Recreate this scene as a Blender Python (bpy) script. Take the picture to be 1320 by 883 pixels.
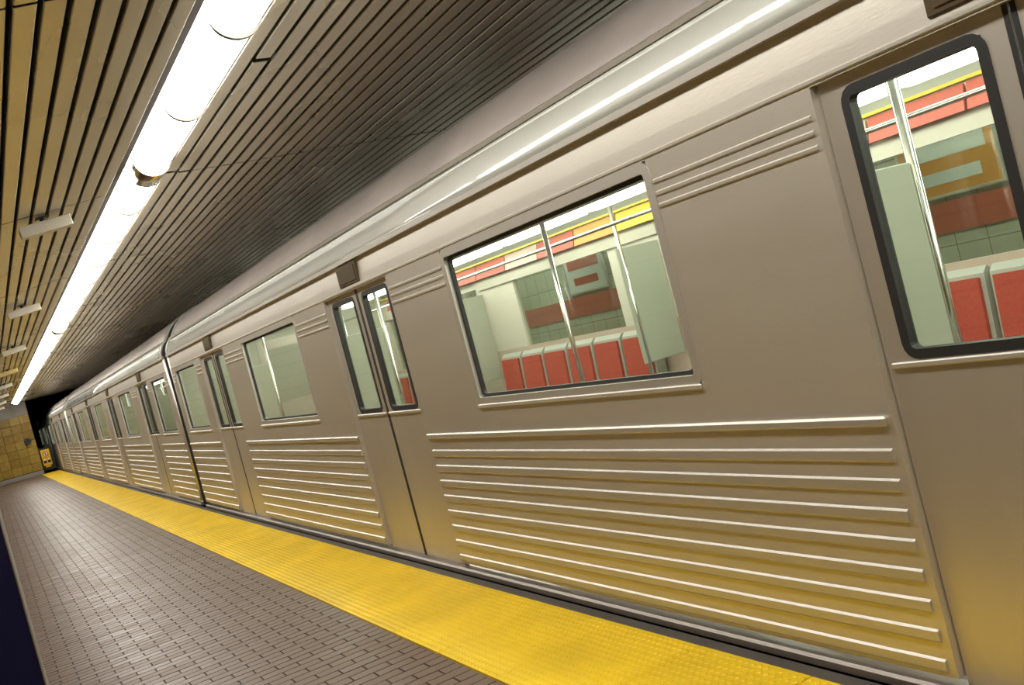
import bpy, bmesh, math, random
from mathutils import Matrix, Vector

# ------------------------------------------------------------------ scene, camera, light
scene = bpy.context.scene
for o in list(bpy.data.objects):
    bpy.data.objects.remove(o, do_unlink=True)
COL = scene.collection
random.seed(7)

EYE = 1.46
PSI, PITCH, ROLL = math.radians(27.511), math.radians(1.624), math.radians(14.8)
s, c, sp, cp = math.sin(PSI), math.cos(PSI), math.sin(PITCH), math.cos(PITCH)
fwd = Vector((s * cp, c * cp, -sp)); R0 = Vector((c, -s, 0)); U0 = Vector((s * sp, c * sp, cp))
right = R0 * math.cos(ROLL) - U0 * math.sin(ROLL)
upv = R0 * math.sin(ROLL) + U0 * math.cos(ROLL)
cam_data = bpy.data.cameras.new('camera')
cam_data.sensor_width = 36.0
cam_data.sensor_fit = 'HORIZONTAL'
cam_data.lens = 36.0 * 1320.0 / 1320.0
cam_data.clip_start = 0.05
cam = bpy.data.objects.new('camera', cam_data)
COL.objects.link(cam)
m = Matrix((right, upv, -fwd)).transposed().to_4x4()
m.translation = Vector((0, 0, EYE))
cam.matrix_world = m
scene.camera = cam

world = bpy.data.worlds.new('world')
scene.world = world
world.use_nodes = True
world.node_tree.nodes['Background'].inputs[0].default_value = (0.9, 0.95, 1.0, 1)
world.node_tree.nodes['Background'].inputs[1].default_value = 0.0

scene.view_settings.view_transform = 'Standard'
scene.view_settings.look = 'None'
scene.view_settings.gamma = 1.0
scene.view_settings.use_curve_mapping = False
scene.view_settings.exposure = 0.9

LAMP = 9.0          # platform tube diffusers
TRAIN_LAMP = 7.0    # tubes inside the cars
FAR_FILL = 16.0      # invented tubes added to brighten the opposite wall

# ------------------------------------------------------------------ materials
def node_mat(name):
    mt = bpy.data.materials.new(name)
    mt.use_nodes = True
    nt = mt.node_tree
    return mt, nt, nt.nodes['Principled BSDF']

def N(nt, kind, **kw):
    n = nt.nodes.new(kind)
    for k, v in kw.items():
        if k.startswith('in_'):
            n.inputs[k[3:]].default_value = v
        else:
            setattr(n, k, v)
    return n

def plain(name, col, rough=0.5, metal=0.0, var=0.0, vscale=6.0, stretch=(1, 1, 1), bump=0.0, bscale=60.0, coat=0.0, rvar=0.0, col2=None):
    mt, nt, b = node_mat(name)
    b.inputs['Base Color'].default_value = (*col, 1)
    b.inputs['Roughness'].default_value = rough
    b.inputs['Metallic'].default_value = metal
    if coat:
        b.inputs['Coat Weight'].default_value = coat
        b.inputs['Coat Roughness'].default_value = 0.07
    if var or bump or rvar:
        geo = N(nt, 'ShaderNodeNewGeometry')
        mp = N(nt, 'ShaderNodeMapping')
        mp.inputs['Scale'].default_value = stretch
        nt.links.new(geo.outputs['Position'], mp.inputs['Vector'])
        nz = N(nt, 'ShaderNodeTexNoise')
        nz.inputs['Scale'].default_value = vscale
        nz.inputs['Detail'].default_value = 4
        nt.links.new(mp.outputs[0], nz.inputs['Vector'])
        if var:
            mx = N(nt, 'ShaderNodeMix', data_type='RGBA')
            a = tuple(max(0, x * (1 - var)) for x in col)
            d = col2 if col2 else tuple(min(1, x * (1 + var)) for x in col)
            mx.inputs[6].default_value = (*a, 1); mx.inputs[7].default_value = (*d, 1)
            ramp = N(nt, 'ShaderNodeMapRange')
            ramp.inputs[1].default_value = 0.3; ramp.inputs[2].default_value = 0.7
            nt.links.new(nz.outputs['Fac'], ramp.inputs[0])
            nt.links.new(ramp.outputs[0], mx.inputs[0])
            nt.links.new(mx.outputs[2], b.inputs['Base Color'])
        if rvar:
            mr = N(nt, 'ShaderNodeMapRange')
            mr.inputs[1].default_value = 0.3; mr.inputs[2].default_value = 0.7
            mr.inputs[3].default_value = rough - rvar; mr.inputs[4].default_value = rough + rvar
            nt.links.new(nz.outputs['Fac'], mr.inputs[0])
            nt.links.new(mr.outputs[0], b.inputs['Roughness'])
        if bump:
            n2 = N(nt, 'ShaderNodeTexNoise')
            n2.inputs['Scale'].default_value = bscale
            n2.inputs['Detail'].default_value = 3
            nt.links.new(mp.outputs[0], n2.inputs['Vector'])
            bp = N(nt, 'ShaderNodeBump')
            bp.inputs['Strength'].default_value = bump
            bp.inputs['Distance'].default_value = 0.004
            nt.links.new(n2.outputs['Fac'], bp.inputs['Height'])
            nt.links.new(bp.outputs[0], b.inputs['Normal'])
    return mt

def emit(name, col, strength, base=(0.9, 0.9, 0.9)):
    mt, nt, b = node_mat(name)
    b.inputs['Base Color'].default_value = (*base, 1)
    b.inputs['Emission Color'].default_value = (*col, 1)
    b.inputs['Emission Strength'].default_value = strength
    b.inputs['Roughness'].default_value = 0.4
    mt.cycles.emission_sampling = 'FRONT'
    return mt

def glass(name, tint, ior=1.45):
    mt, nt, b = node_mat(name)
    nt.nodes.remove(b)
    out = nt.nodes['Material Output']
    tr = N(nt, 'ShaderNodeBsdfTransparent'); tr.inputs[0].default_value = (*tint, 1)
    gl = N(nt, 'ShaderNodeBsdfGlossy'); gl.inputs['Roughness'].default_value = 0.03
    lw = N(nt, 'ShaderNodeLayerWeight'); lw.inputs[0].default_value = 0.5
    pw = N(nt, 'ShaderNodeMath', operation='POWER'); pw.inputs[1].default_value = 5.0
    nt.links.new(lw.outputs['Facing'], pw.inputs[0])
    fr = N(nt, 'ShaderNodeMath', operation='MULTIPLY_ADD'); fr.inputs[1].default_value = 0.7; fr.inputs[2].default_value = 0.05
    nt.links.new(pw.outputs[0], fr.inputs[0])
    mx = N(nt, 'ShaderNodeMixShader')
    nt.links.new(fr.outputs[0], mx.inputs[0]); nt.links.new(tr.outputs[0], mx.inputs[1]); nt.links.new(gl.outputs[0], mx.inputs[2])
    nt.links.new(mx.outputs[0], out.inputs[0])
    return mt

TW, TH, TX0 = 0.192, 0.0835, 1.574   # paver length (across), paver width (along), right edge of paving

def paver_mat():
    mt, nt, b = node_mat('platform_paver')
    geo = N(nt, 'ShaderNodeNewGeometry')
    sep = N(nt, 'ShaderNodeSeparateXYZ'); nt.links.new(geo.outputs['Position'], sep.inputs[0])
    def M(op, a, bb=None):
        n = N(nt, 'ShaderNodeMath', operation=op)
        for i, v in enumerate((a, bb)):
            if v is None: continue
            if isinstance(v, (int, float)): n.inputs[i].default_value = v
            else: nt.links.new(v, n.inputs[i])
        return n.outputs[0]
    row = M('FLOOR', M('DIVIDE', sep.outputs['Y'], TH))
    off = M('MULTIPLY', M('MODULO', M('ADD', row, 1000), 2), TW / 2)
    colm = M('FLOOR', M('DIVIDE', M('ADD', M('SUBTRACT', sep.outputs['X'], TX0), off), TW))
    cmb = N(nt, 'ShaderNodeCombineXYZ')
    nt.links.new(row, cmb.inputs[0]); nt.links.new(colm, cmb.inputs[1])
    wn = N(nt, 'ShaderNodeTexWhiteNoise', noise_dimensions='2D'); nt.links.new(cmb.outputs[0], wn.inputs['Vector'])
    big = N(nt, 'ShaderNodeTexNoise'); big.inputs['Scale'].default_value = 1.3; big.inputs['Detail'].default_value = 5
    nt.links.new(geo.outputs['Position'], big.inputs['Vector'])
    ramp = N(nt, 'ShaderNodeValToRGB')
    e = ramp.color_ramp.elements
    e[0].position = 0.0; e[0].color = (0.130, 0.067, 0.040, 1)
    e[1].position = 1.0; e[1].color = (0.182, 0.114, 0.076, 1)
    k = e.new(0.5); k.color = (0.154, 0.092, 0.060, 1)
    mixv = M('ADD', M('MULTIPLY', wn.outputs['Value'], 0.55), M('MULTIPLY', big.outputs['Fac'], 0.5))
    nt.links.new(mixv, ramp.inputs[0])
    fine = N(nt, 'ShaderNodeTexNoise'); fine.inputs['Scale'].default_value = 90; fine.inputs['Detail'].default_value = 3
    nt.links.new(geo.outputs['Position'], fine.inputs['Vector'])
    mx = N(nt, 'ShaderNodeMix', data_type='RGBA', blend_type='MULTIPLY'); mx.inputs[0].default_value = 0.35
    nt.links.new(ramp.outputs[0], mx.inputs[6]); nt.links.new(fine.outputs['Color'], mx.inputs[7])
    nt.links.new(mx.outputs[2], b.inputs['Base Color'])
    rr = N(nt, 'ShaderNodeMapRange'); rr.inputs[3].default_value = 0.36; rr.inputs[4].default_value = 0.50
    b.inputs['Specular IOR Level'].default_value = 0.38
    nt.links.new(wn.outputs['Value'], rr.inputs[0]); nt.links.new(rr.outputs[0], b.inputs['Roughness'])
    bp = N(nt, 'ShaderNodeBump'); bp.inputs['Strength'].default_value = 0.12; bp.inputs['Distance'].default_value = 0.002
    nt.links.new(fine.outputs['Fac'], bp.inputs['Height']); nt.links.new(bp.outputs[0], b.inputs['Normal'])
    return mt

def tile_wall_mat(name, col, col2, mortar, w, h, off=0.0, axes='YZ'):
    mt, nt, b = node_mat(name)
    geo = N(nt, 'ShaderNodeNewGeometry')
    sep = N(nt, 'ShaderNodeSeparateXYZ'); nt.links.new(geo.outputs['Position'], sep.inputs[0])
    cmb = N(nt, 'ShaderNodeCombineXYZ')
    nt.links.new(sep.outputs[axes[0]], cmb.inputs[0]); nt.links.new(sep.outputs[axes[1]], cmb.inputs[1])
    br = N(nt, 'ShaderNodeTexBrick'); br.offset = off; br.squash = 1.0
    br.inputs['Scale'].default_value = 1.0
    br.inputs['Brick Width'].default_value = w; br.inputs['Row Height'].default_value = h
    br.inputs['Mortar Size'].default_value = 0.006
    br.inputs['Color1'].default_value = (*col, 1); br.inputs['Color2'].default_value = (*col2, 1)
    br.inputs['Mortar'].default_value = (*mortar, 1)
    nt.links.new(cmb.outputs[0], br.inputs['Vector'])
    nt.links.new(br.outputs['Color'], b.inputs['Base Color'])
    b.inputs['Roughness'].default_value = 0.25
    return mt

def yellow_tile_mat():
    mt, nt, b = node_mat('yellow_wall_tile')
    info = N(nt, 'ShaderNodeObjectInfo')
    geo = N(nt, 'ShaderNodeNewGeometry')
    nz = N(nt, 'ShaderNodeTexNoise'); nz.inputs['Scale'].default_value = 7; nz.inputs['Detail'].default_value = 5
    nt.links.new(geo.outputs['Position'], nz.inputs['Vector'])
    ad = N(nt, 'ShaderNodeMath', operation='MULTIPLY_ADD'); ad.inputs[1].default_value = 0.45
    nt.links.new(info.outputs['Random'], ad.inputs[0]); 
    ad2 = N(nt, 'ShaderNodeMath', operation='MULTIPLY'); ad2.inputs[1].default_value = 0.7
    nt.links.new(nz.outputs['Fac'], ad2.inputs[0]); nt.links.new(ad2.outputs[0], ad.inputs[2])
    ramp = N(nt, 'ShaderNodeValToRGB')
    e = ramp.color_ramp.elements
    e[0].position = 0.2; e[0].color = (0.20, 0.115, 0.008, 1)
    e[1].position = 0.85; e[1].color = (0.42, 0.28, 0.04, 1)
    nt.links.new(ad.outputs[0], ramp.inputs[0]); nt.links.new(ramp.outputs[0], b.inputs['Base Color'])
    b.inputs['Roughness'].default_value = 0.3
    return mt

MAT = {}
MAT['steel'] = plain('brushed_stainless', (0.68, 0.635, 0.565), 0.42, 0.72, var=0.06, vscale=2.0, stretch=(1, 0.15, 1), bump=0.10, bscale=140, rvar=0.03)
MAT['steel_rib'] = plain('ribbed_stainless', (0.62, 0.59, 0.54), 0.45, 0.75)
MAT['steel_door'] = plain('door_stainless', (0.65, 0.605, 0.535), 0.42, 0.72, var=0.05, vscale=2.0, stretch=(1, 1, 0.2), bump=0.10, bscale=140)
MAT['cove'] = plain('roof_cove_enamel', (0.50, 0.51, 0.46), 0.5, 0.1, coat=1.0)
MAT['roof'] = plain('roof_grey', (0.38, 0.34, 0.32), 0.5, 0.3, var=0.12, vscale=1.5)
MAT['rail'] = plain('rail_aluminium', (0.66, 0.63, 0.58), 0.35, 0.6)
MAT['threshold'] = plain('threshold_bar', (0.42, 0.38, 0.35), 0.32, 0.9)
MAT['rubber'] = plain('black_rubber', (0.02, 0.02, 0.02), 0.55)
MAT['amber'] = plain('amber_lens', (0.060, 0.036, 0.007), 0.65, 0.0)
MAT['dark_metal'] = plain('dark_metal', (0.05, 0.05, 0.055), 0.5, 0.4)
MAT['under'] = plain('underframe_black', (0.025, 0.025, 0.025), 0.7)
MAT['glass'] = glass('window_glass', (0.86, 0.90, 0.85))
MAT['cream'] = plain('cream_laminate', (0.62, 0.58, 0.50), 0.4)
MAT['end_cream'] = plain('pale_green_laminate', (0.60, 0.62, 0.53), 0.4)
MAT['pinkish'] = plain('beige_pink_laminate', (0.52, 0.40, 0.34), 0.4)
MAT['inner_ceiling'] = plain('inner_ceiling_white', (0.72, 0.74, 0.70), 0.4)
MAT['inner_floor'] = plain('speckled_lino', (0.12, 0.12, 0.12), 0.5, var=0.3, vscale=90)
MAT['red'] = plain('red_fabric', (0.42, 0.055, 0.035), 0.75, var=0.15, vscale=60)
MAT['redcard'] = plain('red_card', (0.50, 0.11, 0.08), 0.5)
MAT['grey_shell'] = plain('grey_seat_shell', (0.42, 0.43, 0.39), 0.4)
MAT['red_shell'] = plain('red_seat_shell', (0.40, 0.10, 0.07), 0.4)
MAT['teal'] = plain('pale_green_panel', (0.46, 0.48, 0.40), 0.35)
MAT['chrome'] = plain('chrome', (0.75, 0.75, 0.73), 0.12, 1.0)
MAT['yellowcard'] = plain('yellow_card', (0.75, 0.55, 0.05), 0.5)
MAT['orangecard'] = plain('orange_card', (0.70, 0.32, 0.08), 0.5)
MAT['bluecard'] = plain('slate_card', (0.24, 0.30, 0.34), 0.5)
MAT['whitecard'] = plain('white_card', (0.72, 0.74, 0.70), 0.5)
MAT['train_lamp'] = emit('train_tube', (0.98, 1.0, 0.89), TRAIN_LAMP)
MAT['slat'] = plain('ceiling_slat_aluminium', (0.60, 0.545, 0.435), 0.28, 0.78, var=0.05, vscale=1.2, stretch=(1, 0.3, 1), rvar=0.03)
MAT['void'] = plain('ceiling_void_black', (0.012, 0.011, 0.010), 0.9)
MAT['lamp'] = emit('tube_diffuser', (1.0, 0.965, 0.88), LAMP)
MAT['far_fill'] = emit('far_fill_diffuser', (0.95, 1.0, 0.90), FAR_FILL)
MAT['housing'] = plain('white_enamel', (0.80, 0.78, 0.70), 0.35)
MAT['band'] = plain('polished_band', (0.60, 0.56, 0.48), 0.2, 1.0)
MAT['ring'] = plain('grey_ring', (0.12, 0.11, 0.10), 0.5, 0.3)
MAT['trim_shade'] = plain('brown_grey_trim_shade', (0.045, 0.035, 0.033), 0.7, 0.0)
MAT['box'] = plain('ivory_enamel', (0.80, 0.77, 0.66), 0.4)
MAT['yellow_box'] = plain('pale_yellow_enamel', (0.80, 0.62, 0.25), 0.4)
MAT['paver'] = paver_mat()
MAT['grout'] = plain('grout', (0.075, 0.055, 0.045), 0.8)
MAT['tactile'] = plain('tactile_yellow', (0.82, 0.555, 0.005), 0.42, 0.0, var=0.12, vscale=2.2, bump=0.1, bscale=120)
MAT['nosing'] = plain('edge_nosing', (0.075, 0.066, 0.058), 0.55, 0.0, var=0.2, vscale=5)
MAT['concrete'] = plain('concrete', (0.30, 0.28, 0.25), 0.8, var=0.15, vscale=3)
MAT['tunnel'] = plain('tunnel_black', (0.018, 0.018, 0.02), 0.85, var=0.3, vscale=3)
MAT['ballast'] = plain('track_slab', (0.06, 0.055, 0.05), 0.9, var=0.3, vscale=8)
MAT['rust'] = plain('rail_steel', (0.22, 0.17, 0.13), 0.35, 0.9)
MAT['ytile'] = yellow_tile_mat()
MAT['yellow_wall'] = tile_wall_mat('yellow_tiled_wall', (0.66, 0.52, 0.24), (0.58, 0.44, 0.18), (0.20, 0.15, 0.08), 0.36, 0.33)
MAT['pale_wall'] = tile_wall_mat('pale_tiled_wall', (0.55, 0.56, 0.46), (0.50, 0.50, 0.40), (0.25, 0.23, 0.18), 0.36, 0.33)
MAT['mortar'] = plain('tile_mortar', (0.10, 0.065, 0.02), 0.8)
MAT['navy'] = plain('navy_enamel', (0.004, 0.004, 0.040), 0.35)
MAT['pale_trim'] = plain('pale_corner_trim', (0.45, 0.42, 0.40), 0.4, 0.5)
MAT['sign_yellow'] = plain('sign_yellow', (0.85, 0.52, 0.01), 0.45)
MAT['sign_red'] = plain('sign_red', (0.60, 0.03, 0.06), 0.45)
MAT['sign_white'] = plain('sign_white', (0.85, 0.83, 0.78), 0.45)
MAT['sign_black'] = plain('sign_black', (0.02, 0.015, 0.015), 0.45)
MAT['base'] = plain('grey_base_tile', (0.33, 0.30, 0.27), 0.5)

# ------------------------------------------------------------------ builders
def link(o, parent=None):
    COL.objects.link(o)
    if parent is not None:
        o.parent = parent
    return o

def tag(o, label=None, cat=None, group=None, kind=None):
    if label: o['label'] = label
    if cat: o['category'] = cat
    if group: o['group'] = group
    if kind: o['kind'] = kind
    return o

def empty(name, loc, label=None, cat=None, group=None, kind=None):
    o = bpy.data.objects.new(name, None)
    o.empty_display_size = 0.1
    o.location = loc
    link(o)
    return tag(o, label, cat, group, kind)

def mesh_obj(name, verts, faces, mat, parent=None, loc=(0, 0, 0), smooth=False):
    me = bpy.data.meshes.new(name)
    me.from_pydata(verts, [], faces)
    me.materials.append(MAT[mat])
    if smooth:
        for p in me.polygons: p.use_smooth = True
    me.update()
    o = bpy.data.objects.new(name, me)
    o.location = loc
    return link(o, parent)

def fixn(o):
    bm = bmesh.new(); bm.from_mesh(o.data)
    bmesh.ops.recalc_face_normals(bm, faces=bm.faces)
    bm.to_mesh(o.data); bm.free()
    return o

BOXC = {}
def box(name, x0, x1, y0, y1, z0, z1, mat, parent=None, ch=0.0):
    """chamfered box; alike boxes share mesh data"""
    dx, dy, dz = (x1 - x0) / 2, (y1 - y0) / 2, (z1 - z0) / 2
    key = (round(dx, 4), round(dy, 4), round(dz, 4), mat, ch)
    me = BOXC.get(key)
    if me is None:
        me = bpy.data.meshes.new(name)
        bm = bmesh.new()
        bmesh.ops.create_cube(bm, size=2.0)
        for v in bm.verts:
            v.co = Vector((v.co.x * dx, v.co.y * dy, v.co.z * dz))
        if ch > 0:
            bmesh.ops.bevel(bm, geom=list(bm.edges), offset=min(ch, 0.45 * 2 * min(dx, dy, dz)), segments=1, affect='EDGES')
        bm.to_mesh(me); bm.free()
        me.materials.append(MAT[mat])
        BOXC[key] = me
    o = bpy.data.objects.new(name, me)
    o.location = ((x0 + x1) / 2, (y0 + y1) / 2, (z0 + z1) / 2)
    return link(o, parent)

PRC = {}
def prism(name, prof, y0, y1, mat, parent=None, closed=True, smooth=False, at=(0, 0)):
    """profile in (x,z) extruded along y; at = offset of the profile; shares mesh data"""
    ln = y1 - y0
    key = (tuple(prof), round(ln, 4), mat, closed, smooth)
    me = PRC.get(key)
    if me is None:
        n = len(prof)
        v = [(p[0], -ln / 2, p[1]) for p in prof] + [(p[0], ln / 2, p[1]) for p in prof]
        f = []
        for i in range(n if closed else n - 1):
            j = (i + 1) % n
            f.append((i, j, n + j, n + i))
        if closed:
            f.append(tuple(range(n))); f.append(tuple(range(2 * n - 1, n - 1, -1)))
        me = bpy.data.meshes.new(name)
        me.from_pydata(v, [], f)
        bm = bmesh.new(); bm.from_mesh(me); bmesh.ops.recalc_face_normals(bm, faces=bm.faces); bm.to_mesh(me); bm.free()
        me.materials.append(MAT[mat])
        if smooth:
            for p in me.polygons:
                p.use_smooth = len(p.vertices) == 4
        me.update()
        PRC[key] = me
    o = bpy.data.objects.new(name, me)
    o.location = (at[0], (y0 + y1) / 2, at[1])
    return link(o, parent)

def tube(name, p0, p1, r, mat, parent=None, n=10):
    p0, p1 = Vector(p0), Vector(p1)
    d = (p1 - p0); L = d.length; d.normalize()
    a = d.orthogonal().normalized(); b = d.cross(a)
    mid = (p0 + p1) / 2
    v = []
    for k in (-L / 2, L / 2):
        for i in range(n):
            t = 2 * math.pi * i / n
            q = d * k + (a * math.cos(t) + b * math.sin(t)) * r
            v.append(tuple(q))
    f = [(i, (i + 1) % n, n + (i + 1) % n, n + i) for i in range(n)] + [tuple(range(n)), tuple(range(2 * n - 1, n - 1, -1))]
    o = mesh_obj(name, v, f, mat, parent, tuple(mid))
    fixn(o)
    for p in o.data.polygons: p.use_smooth = len(p.vertices) == 4
    return o

def rrect(w, h, r, n=4):
    pts = []
    for (cx, cy, a0) in ((w - r, h - r, 0), (-w + r, h - r, 90), (-w + r, -h + r, 180), (w - r, -h + r, 270)):
        for i in range(n + 1):
            a = math.radians(a0 + 90 * i / n)
            pts.append((cx + r * math.cos(a), cy + r * math.sin(a)))
    return pts

RRC = {}
def ring_yz(name, w, h, r, t, depth, mat, parent, loc):
    """rounded rectangular ring in the y-z plane (window gasket), depth along x"""
    key = (round(w, 3), round(h, 3), r, t, depth, mat)
    me = RRC.get(key)
    if me is None:
        po = rrect(w, h, r); pi = rrect(w - t, h - t, max(r - t, 0.01)); n = len(po)
        v = []
        for x in (-depth / 2, depth / 2):
            v += [(x, p[0], p[1]) for p in po]; v += [(x, p[0], p[1]) for p in pi]
        f = []
        for i in range(n):
            j = (i + 1) % n
            f += [(i, j, n + j, n + i), (2 * n + i, 3 * n + i, 3 * n + j, 2 * n + j), (i, 2 * n + i, 2 * n + j, j), (n + i, n + j, 3 * n + j, 3 * n + i)]
        me = bpy.data.meshes.new(name); me.from_pydata(v, [], f)
        bm = bmesh.new(); bm.from_mesh(me); bmesh.ops.recalc_face_normals(bm, faces=bm.faces); bm.to_mesh(me); bm.free()
        me.materials.append(MAT[mat]); RRC[key] = me
    o = bpy.data.objects.new(name, me); o.location = loc
    return link(o, parent)

def copy_tree(o, parent=None):
    cpy = o.copy()
    COL.objects.link(cpy)
    if parent is not None:
        cpy.parent = parent
    for ch in o.children:
        copy_tree(ch, cpy)
    return cpy

ORD = ['first', 'second', 'third', 'fourth', 'fifth', 'sixth', 'seventh', 'eighth', 'ninth', 'tenth', 'eleventh', 'twelfth', 'thirteenth', 'fourteenth', 'fifteenth', 'sixteenth', 'seventeenth', 'eighteenth', 'nineteenth', 'twentieth'] 
ORD += ['twenty-' + w for w in ORD[:9]] + ['thirtieth'] + ['thirty-' + w for w in ORD[:9]] + ['fortieth'] + ['forty-' + w for w in ORD[:9]]

# ------------------------------------------------------------------ the setting
Y0, YE = -7.0, 45.0          # platform from behind the camera to its end
XL = -2.7                    # left wall
XF = 8.6                     # wall of the opposite side
EDGE0, EDGE1 = 1.574, 2.212  # tactile strip
NOSE = 2.282                 # outer edge of the platform

floor = empty('floor', (0, 0, 0), kind='structure')
slab = box('platform_slab', XL, NOSE, Y0, YE + 0.3, -1.15, -0.006, 'grout', floor)
# pavers, running bond, long side across the platform
def paver_mesh(w, h):
    a, b, j, d = w / 2 - 0.003, h / 2 - 0.003, 0.003, 0.006
    v = [(-a, -b, -d), (a, -b, -d), (a, b, -d), (-a, b, -d), (-a + j * .5, -b + j * .5, 0), (a - j * .5, -b + j * .5, 0), (a - j * .5, b - j * .5, 0), (-a + j * .5, b - j * .5, 0)]
    f = [(4, 5, 6, 7), (0, 1, 5, 4), (1, 2, 6, 5), (2, 3, 7, 6), (3, 0, 4, 7)]
    return v, f

def project(p):
    q = Vector(p) - Vector((0, 0, EYE))
    z = q.dot(fwd)
    if z < 0.1: return None
    return 660 + 1320 * q.dot(right) / z, 441.5 - 1320 * q.dot(upv) / z, z

cands = []
for row in range(int(Y0 / TH), int(YE / TH)):
    off = (TW / 2) if (row + 1000) % 2 else 0.0
    k = 0
    x1 = EDGE0
    edges = [EDGE0]
    x = EDGE0 - off if off else EDGE0 - TW
    while x > XL:
        edges.append(x); x -= TW
    edges.append(XL)
    for a, b in zip(edges[1:], edges[:-1]):
        if b - a < 0.02: continue
        cands.append(((a + b) / 2, (row + 0.5) * TH, b - a))
full = paver_mesh(TW, TH)
near = []
for i, (x, y, w) in enumerate(cands):
    if w < TW - 0.001: continue
    p = project((x, y, 0))
    if p and -5 < p[0] < 1325 and -5 < p[1] < 888:
        near.append((p[2], i))
near.sort()
single = set(i for _, i in near[:300])
pm = bpy.data.meshes.new('paver'); pm.from_pydata(full[0], [], full[1]); pm.materials.append(MAT['paver'])
for i in sorted(single):
    x, y, w = cands[i]
    o = bpy.data.objects.new('paver', pm); o.location = (x, y, random.uniform(-0.0006, 0.0006)); link(o, floor)
vv, ff = [], []
for i, (x, y, w) in enumerate(cands):
    if i in single: continue
    v, f = full if abs(w - TW) < 0.001 else paver_mesh(w, TH)
    n = len(vv); dz = random.uniform(-0.0006, 0.0006)
    vv += [(p[0] + x, p[1] + y, p[2] + dz) for p in v]
    ff += [tuple(q + n for q in g) for g in f]
tag(mesh_obj('paving', vv, ff, 'paver', floor), kind='stuff')

# platform edge
nose = prism('trim_1', ((EDGE1, -0.07), (EDGE1, -0.002), (NOSE - 0.008, -0.002), (NOSE, -0.01), (NOSE, -0.07)), Y0, YE + 0.3, 'nosing')
tag(nose, kind='structure')

# tactile panels
PL = 0.612
def tactile_mesh():
    w, l, h = EDGE1 - EDGE0 - 0.002, PL - 0.003, 0.004
    v = [(-w / 2, -l / 2, -0.012), (w / 2, -l / 2, -0.012), (w / 2, l / 2, -0.012), (-w / 2, l / 2, -0.012),
         (-w / 2 + .003, -l / 2 + .002, h), (w / 2 - .003, -l / 2 + .002, h), (w / 2 - .003, l / 2 - .002, h), (-w / 2 + .003, l / 2 - .002, h)]
    f = [(4, 5, 6, 7), (0, 1, 5, 4), (1, 2, 6, 5), (2, 3, 7, 6), (3, 0, 4, 7)]
    nx, ny = 17, 17
    for i in range(nx):
        for j in range(ny):
            cx = (i - (nx - 1) / 2) * 0.036
            cy = (j - (ny - 1) / 2) * 0.036
            n = len(v)
            for (r, z) in ((0.0125, h), (0.0085, h + 0.0045)):
                for q in range(7):
                    t = 2 * math.pi * q / 7
                    v.append((cx + r * math.cos(t), cy + r * math.sin(t), z))
            for q in range(7):
                f.append((n + q, n + (q + 1) % 7, n + 7 + (q + 1) % 7, n + 7 + q))
            f.append(tuple(n + 7 + q for q in range(7)))
    me = bpy.data.meshes.new('tactile_panel'); me.from_pydata(v, [], f); me.materials.append(MAT['tactile'])
    return me
tac = empty('tactile_strip', ((EDGE0 + EDGE1) / 2, 0, 0), 'bright yellow studded warning strip along the platform edge', 'tactile paving')
tme = tactile_mesh()
y = -4.0
while y < YE - 0.1:
    o = bpy.data.objects.new('tactile_panel', tme); o.location = (0, y + PL / 2, random.uniform(-0.0008, 0.0008)); link(o, tac)
    y += PL

# end wall: mortar bed, separate glazed tiles, concrete head, base course
endw = empty('wall_end', ((XL + 1.68) / 2, YE + 0.15, 0), kind='structure')
ex = (XL + 1.68) / 2
def ebox(name, x0, x1, y0, y1, z0, z1, mat, ch=0.0):
    return box(name, x0 - ex, x1 - ex, y0 - YE - 0.15, y1 - YE - 0.15, z0, z1, mat, endw, ch)
ebox('mortar_bed', XL, 1.68, YE + 0.03, YE + 0.3, -0.006, 3.02, 'mortar')
ebox('concrete_head', XL, 1.68, YE - 0.01, YE + 0.03, 2.48, 3.02, 'concrete')
tw, th = 0.365, 0.327
nc = int((1.68 - XL) / tw) + 1
for i in range(nc):
    for j in range(7):
        x1 = 1.68 - i * tw; x0 = max(XL, x1 - tw)
        if x1 - x0 < 0.05: continue
        o = ebox('tile', x0 + 0.006, x1 - 0.006, YE + 0.012, YE + 0.034, 0.19 + j * th + 0.006, 0.19 + (j + 1) * th - 0.006, 'ytile', 0.005)
        o.location.y += random.uniform(-0.002, 0.002)
tag(box('baseboard_end', XL, 1.675, YE - 0.02, YE + 0.03, 0.0, 0.17, 'base', None, 0.01), kind='structure')
tag(box('wall_left', XL - 0.2, XL, Y0, YE + 0.3, -1.15, 3.3, 'yellow_wall'), kind='structure')
tag(box('wall_back', XL - 0.2, XF + 0.2, Y0 - 0.2, Y0, -1.2, 3.3, 'tunnel'), kind='structure')
tag(box('wall_right', XF, XF + 0.2, Y0, YE + 0.3, -1.2, 3.3, 'pale_wall'), kind='structure')
tag(box('trim_2', XF - 0.02, XF, Y0, YE, 1.12, 1.42, 'redcard'), kind='structure')
# track bed
bed = tag(box('trackbed', NOSE, XF, Y0, 70, -1.35, -1.15, 'ballast'), kind='structure')
for i, rx in enumerate((3.862 - 0.7475, 3.862 + 0.7475)):
    rl = prism('running_rail', ((-0.065, 0), (-0.065, 0.015), (-0.012, 0.03), (-0.012, 0.09), (-0.035, 0.1), (-0.035, 0.13), (0.035, 0.13), (0.035, 0.1), (0.012, 0.09), (0.012, 0.03), (0.065, 0.015), (0.065, 0)), Y0, 70, 'rust', None, at=(rx, -1.15))
    tag(rl, ['steel running rail beneath the train on the platform side', 'steel running rail beneath the train on the far side'][i], 'rail', 'rails under the train')
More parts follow.
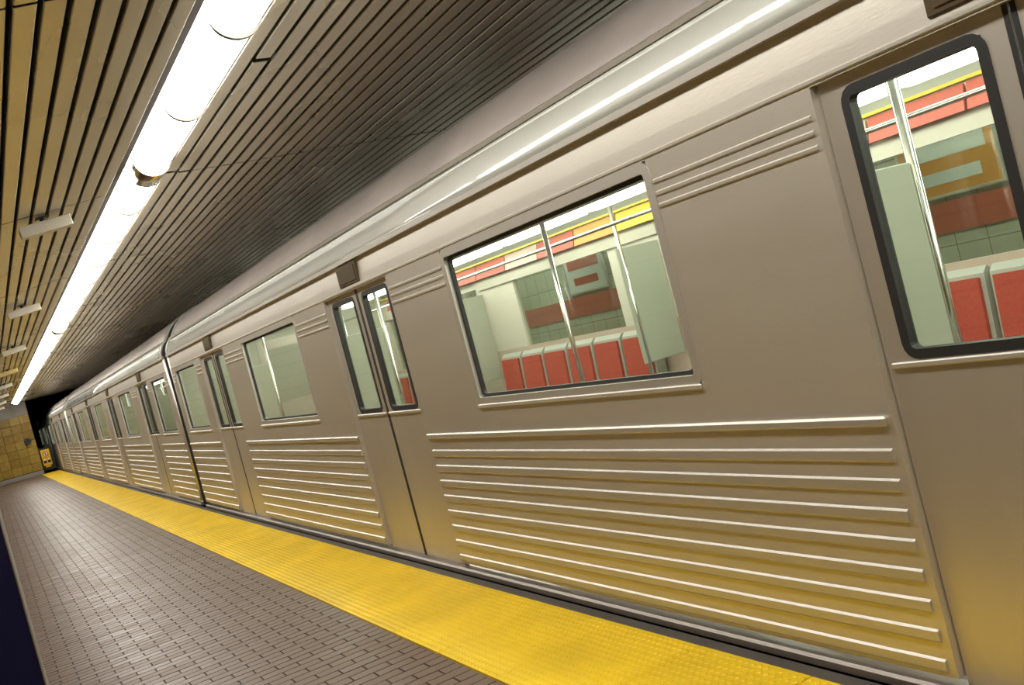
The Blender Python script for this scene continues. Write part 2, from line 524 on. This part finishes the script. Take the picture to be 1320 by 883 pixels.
# tunnel beyond the platform end
tag(box('tunnel_wall', 1.38, 1.68, YE + 0.3, 70, -1.2, 3.5, 'tunnel'), kind='structure')
tag(box('tunnel_wall', 5.75, 6.0, YE + 0.3, 70, -1.2, 3.5, 'tunnel'), kind='structure')
tag(box('tunnel_wall', 6.0, XF + 0.2, YE + 0.3, YE + 0.6, -1.2, 3.5, 'tunnel'), kind='structure')
tag(box('tunnel_roof', 1.38, 6.0, YE + 0.3, 70, 3.3, 3.5, 'tunnel'), kind='structure')
tag(box('tunnel_end', 1.38, 6.0, 70, 70.2, -1.2, 3.5, 'tunnel'), kind='structure')

# ------------------------------------------------------------------ ceiling of aluminium slats
ceil = empty('ceiling', (1.3, 20, 3.0), kind='structure')
CO = Vector((1.3, 20, 3.0))
def cbox(name, x0, x1, y0, y1, z0, z1, mat, ch=0):
    return box(name, x0 - CO.x, x1 - CO.x, y0 - CO.y, y1 - CO.y, z0 - CO.z, z1 - CO.z, mat, ceil, ch)
cbox('ceiling_void', XL, XF, Y0, YE + 0.3, 3.16, 3.3, 'void')
SW, PITCHS = 0.079, 0.100
half = SW / 2
sprof = ((-half, 0.028), (-half, 0.004), (-half + 0.004, 0.0), (half - 0.004, 0.0), (half, 0.004), (half, 0.028), (half - 0.002, 0.028), (half - 0.002, 0.004), (-half + 0.002, 0.004), (-half + 0.002, 0.028))
JO = [7.29 + 3.66 * k for k in range(-4, 11)] + [YE + 0.25]
SL = 0.115
slats = []     # (distance, x, z, tilt, y0, y1)
xs_r = [1.487 + PITCHS * (k + 0.5) for k in range(71)]
for k, x in enumerate(xs_r):
    if x > XF - 0.05: continue
    jo = list(JO)
    if k == 0: jo = [q - 0.05 for q in JO[:-1]] + JO[-1:]
    if k == 1: jo = sorted(JO + [4.98])
    for a, b in zip(jo[:-1], jo[1:]):
        g = 0.030 if (k == 0 or abs(a - 4.98) < 0.01 or abs(b - 4.98) < 0.01) else 0.011
        slats.append((x, 3.0, 0.0, a + g, b - g))
xs_l = [1.107 - PITCHS * (k + 0.5) for k in range(38)]
for x in xs_l:
    for a, b in zip(JO[:-1], JO[1:]):
        slats.append((x, 2.93 + SL * (x - 1.11), math.atan(SL), a + 0.010, b - 0.010))
def seen(sl):
    x, z, t, a, b = sl
    best = 1e9
    for q in range(9):
        yy = a + (b - a) * q / 8
        p = project((x, yy, z))
        if p and -20 < p[0] < 1340 and -20 < p[1] < 900:
            # hidden behind the train roof?
            if x > 2.4 and (z - EYE) / x < 0.405: continue
            best = min(best, p[2])
    return best
order = sorted(range(len(slats)), key=lambda i: seen(slats[i]))
one = set(i for i in order[:290] if seen(slats[i]) < 1e8)
vv, ff = [], []
np_ = len(sprof)
for i, sl in enumerate(slats):
    x, z, t, a, b = sl
    if i in one:
        o = prism('slat', sprof, a - CO.y, b - CO.y, 'slat', ceil, at=(x - CO.x, z - CO.z + random.uniform(-0.001, 0.001)))
        o.rotation_euler = (0, -t + random.uniform(-0.006, 0.006), 0)
    else:
        n = len(vv)
        ct, st = math.cos(t), math.sin(t)
        for yy in (a, b):
            for (px, pz) in sprof:
                vv.append((x + px * ct - pz * st - CO.x, yy - CO.y, z + px * st + pz * ct - CO.z))
        for q in range(np_):
            r = (q + 1) % np_
            ff.append((n + r, n + q, n + np_ + q, n + np_ + r))
sf = mesh_obj('slat_field', vv, ff, 'slat', ceil)
fixn(sf); tag(sf, kind='stuff')

# ------------------------------------------------------------------ luminaire row
LX0, LX1 = 1.243, 1.462
lc, lr = (LX0 + LX1) / 2, (LX1 - LX0) / 2
def arc(r, sag, n=12):
    return [(lc - LXC + r * math.cos(math.pi * i / n), -sag * math.sin(math.pi * i / n)) for i in range(n + 1)]
LXC = 1.32
LL = 1.243
def make_lamp(y, wide, ringr):
    z = 3.005
    t = empty('ceiling_light', (LXC, y, z))
    box('housing', 1.170 - LXC, 1.480 - LXC, 0.0, LL - 0.004, 0.012, 0.075, 'housing', t)
    prism('diffuser', tuple(arc(lr, 0.085)), 0.012 + wide, LL - 0.006, 'lamp', t, smooth=False)
    box('glowing_shelf', 1.178 - LXC, 1.242 - LXC, 0.012 + wide * 0.5, LL - 0.01, -0.004, 0.011, 'lamp', t)  # flat reflector shelf beside the tube; its lit look is given by emission
    prism('end_band' if wide else 'end_ring', tuple(arc(lr + 0.008, 0.106)), -0.012, 0.014 + wide, 'band' if wide else 'ring', t, smooth=True)
    box('edge_strip', 1.464 - LXC, 1.476 - LXC, 0.0, LL, -0.012, 0.012, 'trim_shade', t)
    box('gap_shade', 1.112 - LXC, 1.172 - LXC, 0.0, LL, -0.02, 0.03, 'trim_shade', t)  # solid strip whose dark colour stands in for the shaded gap beside the slats
    for q in (0.25, 0.62, 0.95):
        box('clip', 1.166 - LXC, 1.180 - LXC, LL * q, LL * q + 0.012, -0.012, 0.0, 'trim_shade', t)
    return t
yl = 4.33 - 7 * LL
i = 0
lamp_ys = []
while yl + LL < YE - 0.3:
    lamp_ys.append(yl); yl += LL
vis = [yy for yy in lamp_ys if yy + LL > 3.6]
nv = len(vis)
for yy in lamp_ys:
    idx = round((yy - 4.33) / LL)
    wide = 0.30 if idx in (2, 10, 18) else 0.0
    t = make_lamp(yy + (0.0 if not wide else 0.0), wide, 0)
    pos = idx + 1
    if yy in vis:
        lab = f'glowing white tube light in the ceiling row, {ORD[pos]} from the top of the frame'
    else:
        lab = f'glowing white tube light in the ceiling row overhead, {ORD[-pos]} back from the frame'
    tag(t, lab, 'ceiling light', 'tube lights in the ceiling row')

# ivory boxes hanging from the sloping slats
bys = [7.4, 12.1, 17.0, 21.9, 26.8, 31.7, 36.6, 41.5]
for k, by in enumerate(bys):
    zc = 2.93 + SL * (0.678 - 1.11)
    bm_ = 'yellow_box' if k == 3 else 'box'
    t = empty('hanging_box', (0.678, by, zc))
    t.rotation_euler = (0, -math.atan(SL), 0)
    prism('box_body', ((-0.163, -0.100), (-0.163, -0.042), (-0.155, -0.036), (0.155, -0.036), (0.163, -0.042), (0.163, -0.100)), 0, 0.12, bm_, t)
    box('front_plate', -0.168, 0.168, -0.010, 0.0, -0.106, -0.030, bm_, t, 0.004)
    tube('stem', (0, 0.03, -0.036), (0, 0.03, 0.004), 0.022, 'dark_metal', t)
    box('ceiling_plate', -0.045, 0.045, 0.0, 0.08, -0.005, 0.004, 'dark_metal', t)
    tag(t, f"small {'pale yellow' if k == 3 else 'ivory'} box hanging under the sloping slats, {ORD[k]} from the camera", 'box', 'boxes under the sloping ceiling')

# opposite side: invented luminaire row added to light it, and posters on the far wall
for k in range(11):
    yy = -5.0 + 4.6 * k
    t = empty('ceiling_light', (7.4, yy, 2.995), f'far tube light beyond the train over the opposite wall, {ORD[k]} from the near end', 'ceiling light', 'far tube lights beyond the train')
    box('housing', -0.15, 0.15, 0, 2.44, -0.03, 0.0, 'housing', t)
    prism('diffuser', tuple((0.11 * math.cos(math.pi * q / 10), -0.03 - 0.08 * math.sin(math.pi * q / 10)) for q in range(11)), 0.01, 2.43, 'far_fill', t)

# navy column at the left of the camera
pil = empty('navy_column', (-0.36, 2.9, 0), 'dark navy enamelled column with pale corner trim at the left of the platform', 'column')
box('column_body', -0.35, 0.345, -0.3, 0.3, 0.0, 2.735, 'navy', pil, 0.004)
box('corner_trim', 0.342, 0.3485, 0.294, 0.304, 0.0, 2.735, 'pale_trim', pil, 0.002)
box('corner_trim', 0.342, 0.3485, -0.304, -0.294, 0.0, 2.735, 'pale_trim', pil, 0.002)

# ------------------------------------------------------------------ the train
LC, GAP = 20.26, 0.30
DOORS = [2.75, 7.67, 12.59, 17.51]
DH = 0.64
car = empty('subway_car', (2.312, 14.45, 0))
W = 3.10
ST = 0.055
rib_prof = ((0.0, -0.026), (-0.009, -0.017), (-0.009, 0.012), (0.0, 0.018))
mini_prof = ((0.0, -0.009), (-0.007, -0.005), (-0.007, 0.004), (0.0, 0.009))
RIBS = [0.758 - 0.0942 * k for k in range(8)]

bays = []   # y0,y1,window y0,y1
bays.append((0.05, DOORS[0] - DH, 0.32, 1.74))
for a, b in zip(DOORS[:-1], DOORS[1:]):
    mid = (a + b) / 2
    bays.append((a + DH, b - DH, mid - 0.97, mid + 0.97))
bays.append((DOORS[3] + DH, LC - 0.05, LC - 1.74, LC - 0.32))
ZS, ZT = 1.02, 1.875      # sill and head of the windows
for (a, b, wa, wb) in bays:
    p = box('side_panel', 0, ST, a, b, 0.06, ZS, 'steel', car)
    yc, zc = (a + b) / 2, (0.06 + ZS) / 2
    box('belt_rail', -0.016 - ST / 2, -ST / 2, a + 0.02 - yc, b - 0.02 - yc, 0.846 - zc, 0.878 - zc, 'steel_rib', p, 0.007)
    for rz in RIBS:
        r = prism('rib', rib_prof, a + 0.03 - yc, b - 0.03 - yc, 'steel_rib', p, at=(-ST / 2, rz - zc))
    for (c0, c1) in ((a, wa), (wb, b)):
        q = box('pier_panel', 0, ST, c0, c1, ZS, ZT, 'steel', car)
        for rz in (1.70, 1.745, 1.79):
            prism('rib', mini_prof, c0 + 0.02 - (c0 + c1) / 2, c1 - 0.02 - (c0 + c1) / 2, 'steel_rib', q, at=(-ST / 2, rz - (ZS + ZT) / 2))
    wc = (wa + wb) / 2
    w = ring_yz('window_frame', (wb - wa) / 2 + 0.012, (ZT - ZS) / 2 + 0.004, 0.06, 0.045, 0.05, 'steel_rib', car, (0.022, wc, (ZS + ZT) / 2))
    ring_yz('gasket', (wb - wa) / 2 - 0.030, (ZT - ZS) / 2 - 0.036, 0.05, 0.022, 0.02, 'rubber', w, (0.006, 0, 0))
    box('pane', 0.004, 0.010, -(wb - wa) / 2 + 0.035, (wb - wa) / 2 - 0.035, -(ZT - ZS) / 2 + 0.04, (ZT - ZS) / 2 - 0.04, 'glass', w)
    box('sill', -0.035, -0.020, -(wb - wa) / 2, (wb - wa) / 2, -(ZT - ZS) / 2 - 0.012, -(ZT - ZS) / 2 + 0.008, 'rail', w, 0.004)
prism('letterboard', ((0.0, ZT), (0.005, 1.95), (0.016, 2.06), (0.07, 2.06), (0.07, ZT)), 0.05, LC - 0.05, 'steel', car, smooth=False)
for dz in (1.89,):
    prism('letterboard_line', mini_prof, 0.08, LC - 0.08, 'steel_rib', car, at=(0, dz))
for d in DOORS:
    for sgn in (-1, 1):
        a, b = (d - DH + 0.005, d - 0.004) if sgn < 0 else (d + 0.004, d + DH - 0.005)
        yc = (a + b) / 2
        z0, z1 = 0.035, ZT
        x0, x1 = 0.028, 0.055
        wz0, wz1 = 1.045, 1.83
        fa, fb = a + 0.085, b - 0.085
        dr = box('door_leaf', x0, x1, a, b, z0, wz0, 'steel_door', car)
        ox, oz = (x0 + x1) / 2, (z0 + wz0) / 2
        hx = (x1 - x0) / 2
        box('door_stile', -hx, hx, a - yc, fa - yc, wz0 - oz, z1 - oz, 'steel_door', dr)
        box('door_stile', -hx, hx, fb - yc, b - yc, wz0 - oz, z1 - oz, 'steel_door', dr)
        box('door_top_rail', -hx, hx, fa - yc, fb - yc, wz1 - oz, z1 - oz, 'steel_door', dr)
        ring_yz('gasket', (fb - fa) / 2 + 0.012, (wz1 - wz0) / 2 + 0.012, 0.05, 0.03, 0.034, 'rubber', dr, (0, 0, (wz0 + wz1) / 2 - oz))
        box('pane', -0.003, 0.003, fa - yc, fb - yc, wz0 - oz, wz1 - oz, 'glass', dr)
        e = -1 if sgn > 0 else 1
        ye = (a if sgn > 0 else b) - yc
        box('edge_seal', -hx - 0.002, hx, min(ye, ye - e * 0.014), max(ye, ye - e * 0.014), z0 - oz, z1 - oz, 'rubber', dr)
        box('sill_strip', -hx - 0.012, -hx, a + 0.02 - yc, b - 0.02 - yc, 1.012 - oz, 1.030 - oz, 'rail', dr, 0.004)
    l = box('door_light', -0.006, 0.02, d - 0.20, d + 0.20, 1.91, 2.05, 'amber', car, 0.006)
    box('amber_lens', -0.018, -0.010, -0.17, 0.17, -0.052, 0.052, 'amber', l, 0.003)
box('threshold', -0.022, 0.06, 0.03, LC - 0.03, -0.012, 0.034, 'threshold', car, 0.010)
# roof
roof_n = [(0.10, 2.285), (0.20, 2.425), (0.30, 2.515), (0.44, 2.590), (0.60, 2.640), (1.0, 2.700), (1.55, 2.730)]
outer = roof_n + [(W - x, z) for x, z in reversed(roof_n[:-1])]
inner = [(x, z - 0.04) for x, z in reversed(outer)]
prism('roof', tuple(outer + inner), 0.06, LC - 0.06, 'roof', car, smooth=True)
cove = [(0.0, 2.088), (0.004, 2.12), (0.014, 2.16), (0.030, 2.20), (0.052, 2.235), (0.078, 2.262), (0.10, 2.278)]
cove_in = [(x + 0.03, z) for x, z in reversed(cove)]
for sd in (0, 1):
    pf = tuple(cove + cove_in) if sd == 0 else tuple((W - x, z) for x, z in cove + cove_in)
    prism('roof_cove', pf, 0.06, LC - 0.06, 'cove', car, smooth=True)
    g = ((-0.014, 2.06), (-0.014, 2.084), (0.0, 2.09), (0.05, 2.09), (0.05, 2.06))
    prism('gutter', g if sd == 0 else tuple((W - x, z) for x, z in g), 0.04, LC - 0.04, 'rail', car)
prism('roof_rail', ((0.078, 2.270), (0.072, 2.288), (0.09, 2.300), (0.11, 2.300), (0.11, 2.270)), 0.06, LC - 0.06, 'rail', car)
# ends
prof_end = [(0.02, 0.0), (0.02, 2.08)] + cove[1:] + roof_n[1:]
prof_end = prof_end + [(W - x, z) for x, z in reversed(prof_end[:-1])]
for (a, b) in ((0.0, 0.055), (LC - 0.055, LC)):
    prism('car_end', tuple(prof_end), a, b, 'dark_metal', car)
for (a, b) in ((0.056, 0.075), (LC - 0.075, LC - 0.056)):
    e = box('end_lining', 0.07, W - 0.07, a, b, 0.02, 2.22, 'end_cream', car)
    sg = 1 if a < 1 else -1
    box('end_door', -0.38, 0.38, sg * 0.0095 if sg > 0 else -0.02, 0.02 if sg > 0 else -0.0095, -1.10, 0.83, 'steel_door', e, 0.004)
    box('end_door_pane', -0.25, 0.25, 0.02 if sg > 0 else -0.024, 0.024 if sg > 0 else -0.02, -0.05, 0.70, 'teal', e)
arch_o = [(x - 0.01 if x < 1.5 else x, z + 0.012) for x, z in cove + roof_n[1:]]
arch_o = arch_o + [(W - x, z) for x, z in reversed(arch_o[:-1])]
arch_i = [(x + 0.02, z - 0.05) for x, z in cove + roof_n[1:]]
arch_i = arch_i + [(W - x, z) for x, z in reversed(arch_i[:-1])]
for (a, b) in ((0.055, 0.20), (LC - 0.20, LC - 0.055)):
    prism('roof_end_band', tuple(arch_o + list(reversed(arch_i))), a, b, 'cove', car, smooth=True)
for (a, b) in ((0.002, 0.05), (LC - 0.05, LC - 0.002)):
    tube('corner_post', (0.03, (a + b) / 2 + (0.02 if a < 1 else -0.02), 0.06), (0.03, (a + b) / 2 + (0.02 if a < 1 else -0.02), 2.06), 0.034, 'steel', car, 12)
# far side
for (a, b, wa, wb) in bays:
    box('far_panel', W - ST, W, a, b, 0.06, 1.06, 'pinkish', car)
    for (c0, c1) in ((a, wa), (wb, b)):
        box('far_pier', W - ST, W, c0, c1, 1.06, 1.83, 'cream', car)
    box('far_pane', W - 0.03, W - 0.024, wa, wb, 1.06, 1.83, 'glass', car)
    box('far_header', W - 0.09, W - ST, a, b, 1.80, 1.90, 'cream', car)
for d in DOORS:
    for sgn in (-1, 1):
        a, b = (d - DH, d - 0.004) if sgn < 0 else (d + 0.004, d + DH)
        dr = box('far_door_leaf', W - ST, W - 0.02, a, b, 0.03, 1.06, 'steel_door', car)
        oz = (0.03 + 1.06) / 2; yc = (a + b) / 2
        box('door_stile', -0.017, 0.017, a - yc, a + 0.085 - yc, 1.06 - oz, 1.85 - oz, 'steel_door', dr)
        box('door_stile', -0.017, 0.017, b - 0.085 - yc, b - yc, 1.06 - oz, 1.85 - oz, 'steel_door', dr)
        box('pane', -0.003, 0.003, a + 0.085 - yc, b - 0.085 - yc, 1.06 - oz, 1.85 - oz, 'glass', dr)
box('far_letterboard', W - ST, W, 0.05, LC - 0.05, 1.83, 2.06, 'cream', car)
# cards above the far windows
cy = 0.4
cols = ['redcard', 'redcard', 'pinkish']
k = 0
while cy < LC - 1.0:
    o = box('advert_card', W - 0.14, W - 0.125, cy, cy + 0.72, 1.915, 2.075, {17: 'yellowcard', 18: 'orangecard', 5: 'yellowcard', 23: 'yellowcard'}.get(k, cols[k % len(cols)]), car)
    o.rotation_euler = (0, 0.25, 0)
    cy += 0.74; k += 1
prism('card_rail', ((W - 0.15, 2.085), (W - 0.15, 2.105), (W - 0.10, 2.105), (W - 0.10, 2.085)), 0.1, LC - 0.1, 'yellowcard', car)
box('inner_ceiling', 0.06, W - 0.06, 0.06, LC - 0.06, 2.22, 2.25, 'inner_ceiling', car)
box('car_floor', 0.06, W - 0.06, 0.06, LC - 0.06, -0.03, 0.02, 'inner_floor', car)
for lx in (0.62, W - 0.68):
    yy = 0.35
    while yy + 1.5 < LC:
        box('ceiling_tube', lx - 0.07, lx + 0.07, yy, yy + 1.46, 2.10, 2.19, 'train_lamp', car)
        yy += 1.63
# seats along the far side and beside the doors
for (a, b, wa, wb) in bays:
    n = int((b - a - 0.3) / 0.5)
    st0 = (a + b) / 2 - n * 0.5 / 2
    for q in range(n):
        y0 = st0 + q * 0.5
        sh = prism('seat', ((W - 0.10, 0.40), (W - 0.08, 0.98), (W - 0.13, 1.02), (W - 0.17, 0.98), (W - 0.20, 0.50), (W - 0.55, 0.45), (W - 0.57, 0.38)), y0 + 0.02, y0 + 0.48, 'grey_shell', car)
        prism('back_cushion', ((W - 0.180, 0.56), (W - 0.165, 0.95), (W - 0.195, 0.96), (W - 0.225, 0.56)), -0.2, 0.2, 'red', sh)
        prism('seat_cushion', ((W - 0.23, 0.485), (W - 0.52, 0.445), (W - 0.53, 0.475), (W - 0.23, 0.530)), -0.2, 0.2, 'red', sh)
        # near side row, back to the window
        if q % 2 == 0 or True:
            sn = prism('seat', ((0.10, 0.40), (0.08, 0.98), (0.13, 1.02), (0.17, 0.98), (0.20, 0.50), (0.55, 0.45), (0.57, 0.38)), y0 + 0.02, y0 + 0.48, 'grey_shell' if q % 3 == 2 else 'red_shell', car)
            prism('back_cushion', ((0.180, 0.56), (0.165, 0.95), (0.195, 0.96), (0.225, 0.56)), -0.2, 0.2, 'red', sn)
for d in DOORS:
    for sgn in (-1, 1):
        yp = d + sgn * (DH + 0.06)
        for px in (0.42, W - 0.45):
            tube('pole', (px, yp, 0.02), (px, yp, 2.22), 0.018, 'chrome', car, 8)
        box('windscreen', W - 0.50, W - 0.06, yp - 0.008, yp + 0.008, 0.75, 1.75, 'teal', car, 0.004)
        box('windscreen', 0.06, 0.40, yp - 0.008, yp + 0.008, 0.75, 1.60, 'teal', car, 0.004)
    tube('pole', (W / 2, d, 0.02), (W / 2, d, 2.22), 0.019, 'chrome', car, 8)
for hx in (0.75, W - 0.8):
    tube('handrail', (hx, 0.4, 1.93), (hx, LC - 0.4, 1.93), 0.016, 'chrome', car, 8)
# below the floor
box('underframe', 0.10, W - 0.10, 0.1, LC - 0.1, -0.42, -0.03, 'under', car)
for by in (3.6, LC - 3.6):
    t = box('bogie', 0.55, W - 0.55, by - 1.3, by + 1.3, -0.80, -0.45, 'under', car, 0.05)
    for dy in (-0.9, 0.9):
        for wx in (-0.7475, 0.7475):
            tube('wheel', (wx - 0.06, dy, 0.02), (wx + 0.06, dy, 0.02), 0.415, 'dark_metal', t, 20)
tube('coupler', (W / 2, -0.15, -0.5), (W / 2, 0.3, -0.5), 0.09, 'under', car)
tube('coupler', (W / 2, LC - 0.3, -0.5), (W / 2, LC + 0.15, -0.5), 0.09, 'under', car)

tag(car, 'stainless steel subway car, the middle car, whose whole side is in view', 'train car', 'coupled subway cars')
c1 = copy_tree(car); c1.location.y = 14.45 - LC - GAP
tag(c1, 'nearest stainless steel subway car, filling the right of the frame', 'train car', 'coupled subway cars')
c3 = copy_tree(car); c3.location.y = 14.45 + LC + GAP
tag(c3, 'farthest stainless steel subway car, running into the dark tunnel mouth', 'train car', 'coupled subway cars')

# ------------------------------------------------------------------ platform end: gate with warning sign, wall fitting
gate = empty('end_gate', (1.96, 45.12, 0), 'low black steel gate closing the platform end beside the tunnel', 'gate')
for gx in (-0.25, 0.22):
    tube('post', (gx, 0.0, 0.0), (gx, 0.0, 1.05), 0.022, 'under', gate)
for gz in (0.12, 1.0):
    tube('rail', (-0.25, 0, gz), (0.22, 0, gz), 0.018, 'under', gate)
box('sheet', -0.24, 0.21, 0.01, 0.02, 0.12, 1.0, 'under', gate)
sign = empty('warning_sign', (1.90, 45.08, 0.30), 'yellow no-entry sign with red ring and black figures at the platform end', 'sign')
box('plate', -0.16, 0.16, -0.006, 0.006, 0.0, 0.64, 'sign_yellow', sign, 0.003)
def disc(name, r0, r1, mat, loc, parent, n=20):
    v = []; f = []
    for y_ in (0, -0.004):
        for r in (r0, r1):
            for i in range(n):
                t = 2 * math.pi * i / n
                v.append((r * math.cos(t), y_, r * math.sin(t)))
    for i in range(n):
        j = (i + 1) % n
        f += [(2 * n + i, 2 * n + j, 3 * n + j, 3 * n + i), (i, n + i, n + j, j), (n + i, 3 * n + i, 3 * n + j, n + j), (i, j, 2 * n + j, 2 * n + i)]
    return fixn(mesh_obj(name, v, f, mat, parent, loc))
disc('white_disc', 0.001, 0.105, 'sign_white', (0, -0.006, 0.46), sign)
disc('red_ring', 0.078, 0.105, 'sign_red', (0, -0.010, 0.46), sign)
box('red_bar', -0.085, 0.085, -0.014, -0.010, 0.447, 0.473, 'sign_red', sign).rotation_euler = (0, math.radians(45), 0)
pf = box('pictogram_figure', -0.016, 0.016, -0.0115, -0.0095, 0.405, 0.49, 'sign_black', sign)
disc('pictogram_head', 0.001, 0.017, 'sign_black', (0, -0.0085, 0.512), sign, 12)
for bx in (-0.075, 0.075):
    box('black_panel', bx - 0.055, bx + 0.055, -0.010, -0.006, 0.09, 0.20, 'sign_black', sign)
    disc('white_dot', 0.001, 0.032, 'sign_white', (bx, -0.006, 0.245), sign, 12)
box('red_line', -0.12, 0.12, -0.010, -0.006, 0.295, 0.315, 'sign_red', sign)
box('lower_tag', -0.10, 0.10, -0.005, 0.005, -0.075, -0.02, 'sign_yellow', sign, 0.002)
fit = empty('wall_fitting', (1.40, 44.95, 1.42), 'round dark fitting on a short arm at the edge of the yellow wall', 'fitting')
tube('housing', (0, 0.06, 0), (0, -0.06, 0), 0.125, 'dark_metal', fit, 20)
tube('lens', (0, -0.06, 0), (0, -0.075, 0), 0.09, 'rubber', fit, 20)
tube('arm', (0.1, 0.0, 0.02), (0.27, 0.0, 0.03), 0.018, 'dark_metal', fit)

# posters across the tracks
pcols = [('whitecard', 'bluecard'), ('orangecard', 'whitecard'), ('bluecard', 'whitecard'), ('whitecard', 'redcard'), ('teal', 'whitecard')]
for k in range(12):
    yy = 3.3 + 3.4 * k
    a, b = pcols[k % 5]
    t = empty('wall_poster', (XF - 0.02, yy, 1.5), f'framed poster on the wall across the tracks, {ORD[k]} from the near end', 'poster', 'posters on the opposite wall')
    box('sheet', -0.012, 0.0, -0.55, 0.55, 0.0, 1.1, a, t)
    box('picture', -0.016, -0.012, -0.45, 0.45, 0.35, 1.0, b, t)
    box('caption', -0.016, -0.012, -0.35, 0.35, 0.10, 0.22, 'whitecard' if a != 'whitecard' else 'redcard', t)
    for (p0, p1, q0, q1) in ((-0.58, 0.58, -0.03, 0.0), (-0.58, 0.58, 1.1, 1.13)):
        box('frame', -0.022, 0.0, p0, p1, q0, q1, 'rail', t)
    for p0 in (-0.58, 0.55):
        box('frame', -0.022, 0.0, p0, p0 + 0.03, 0.0, 1.1, 'rail', t)
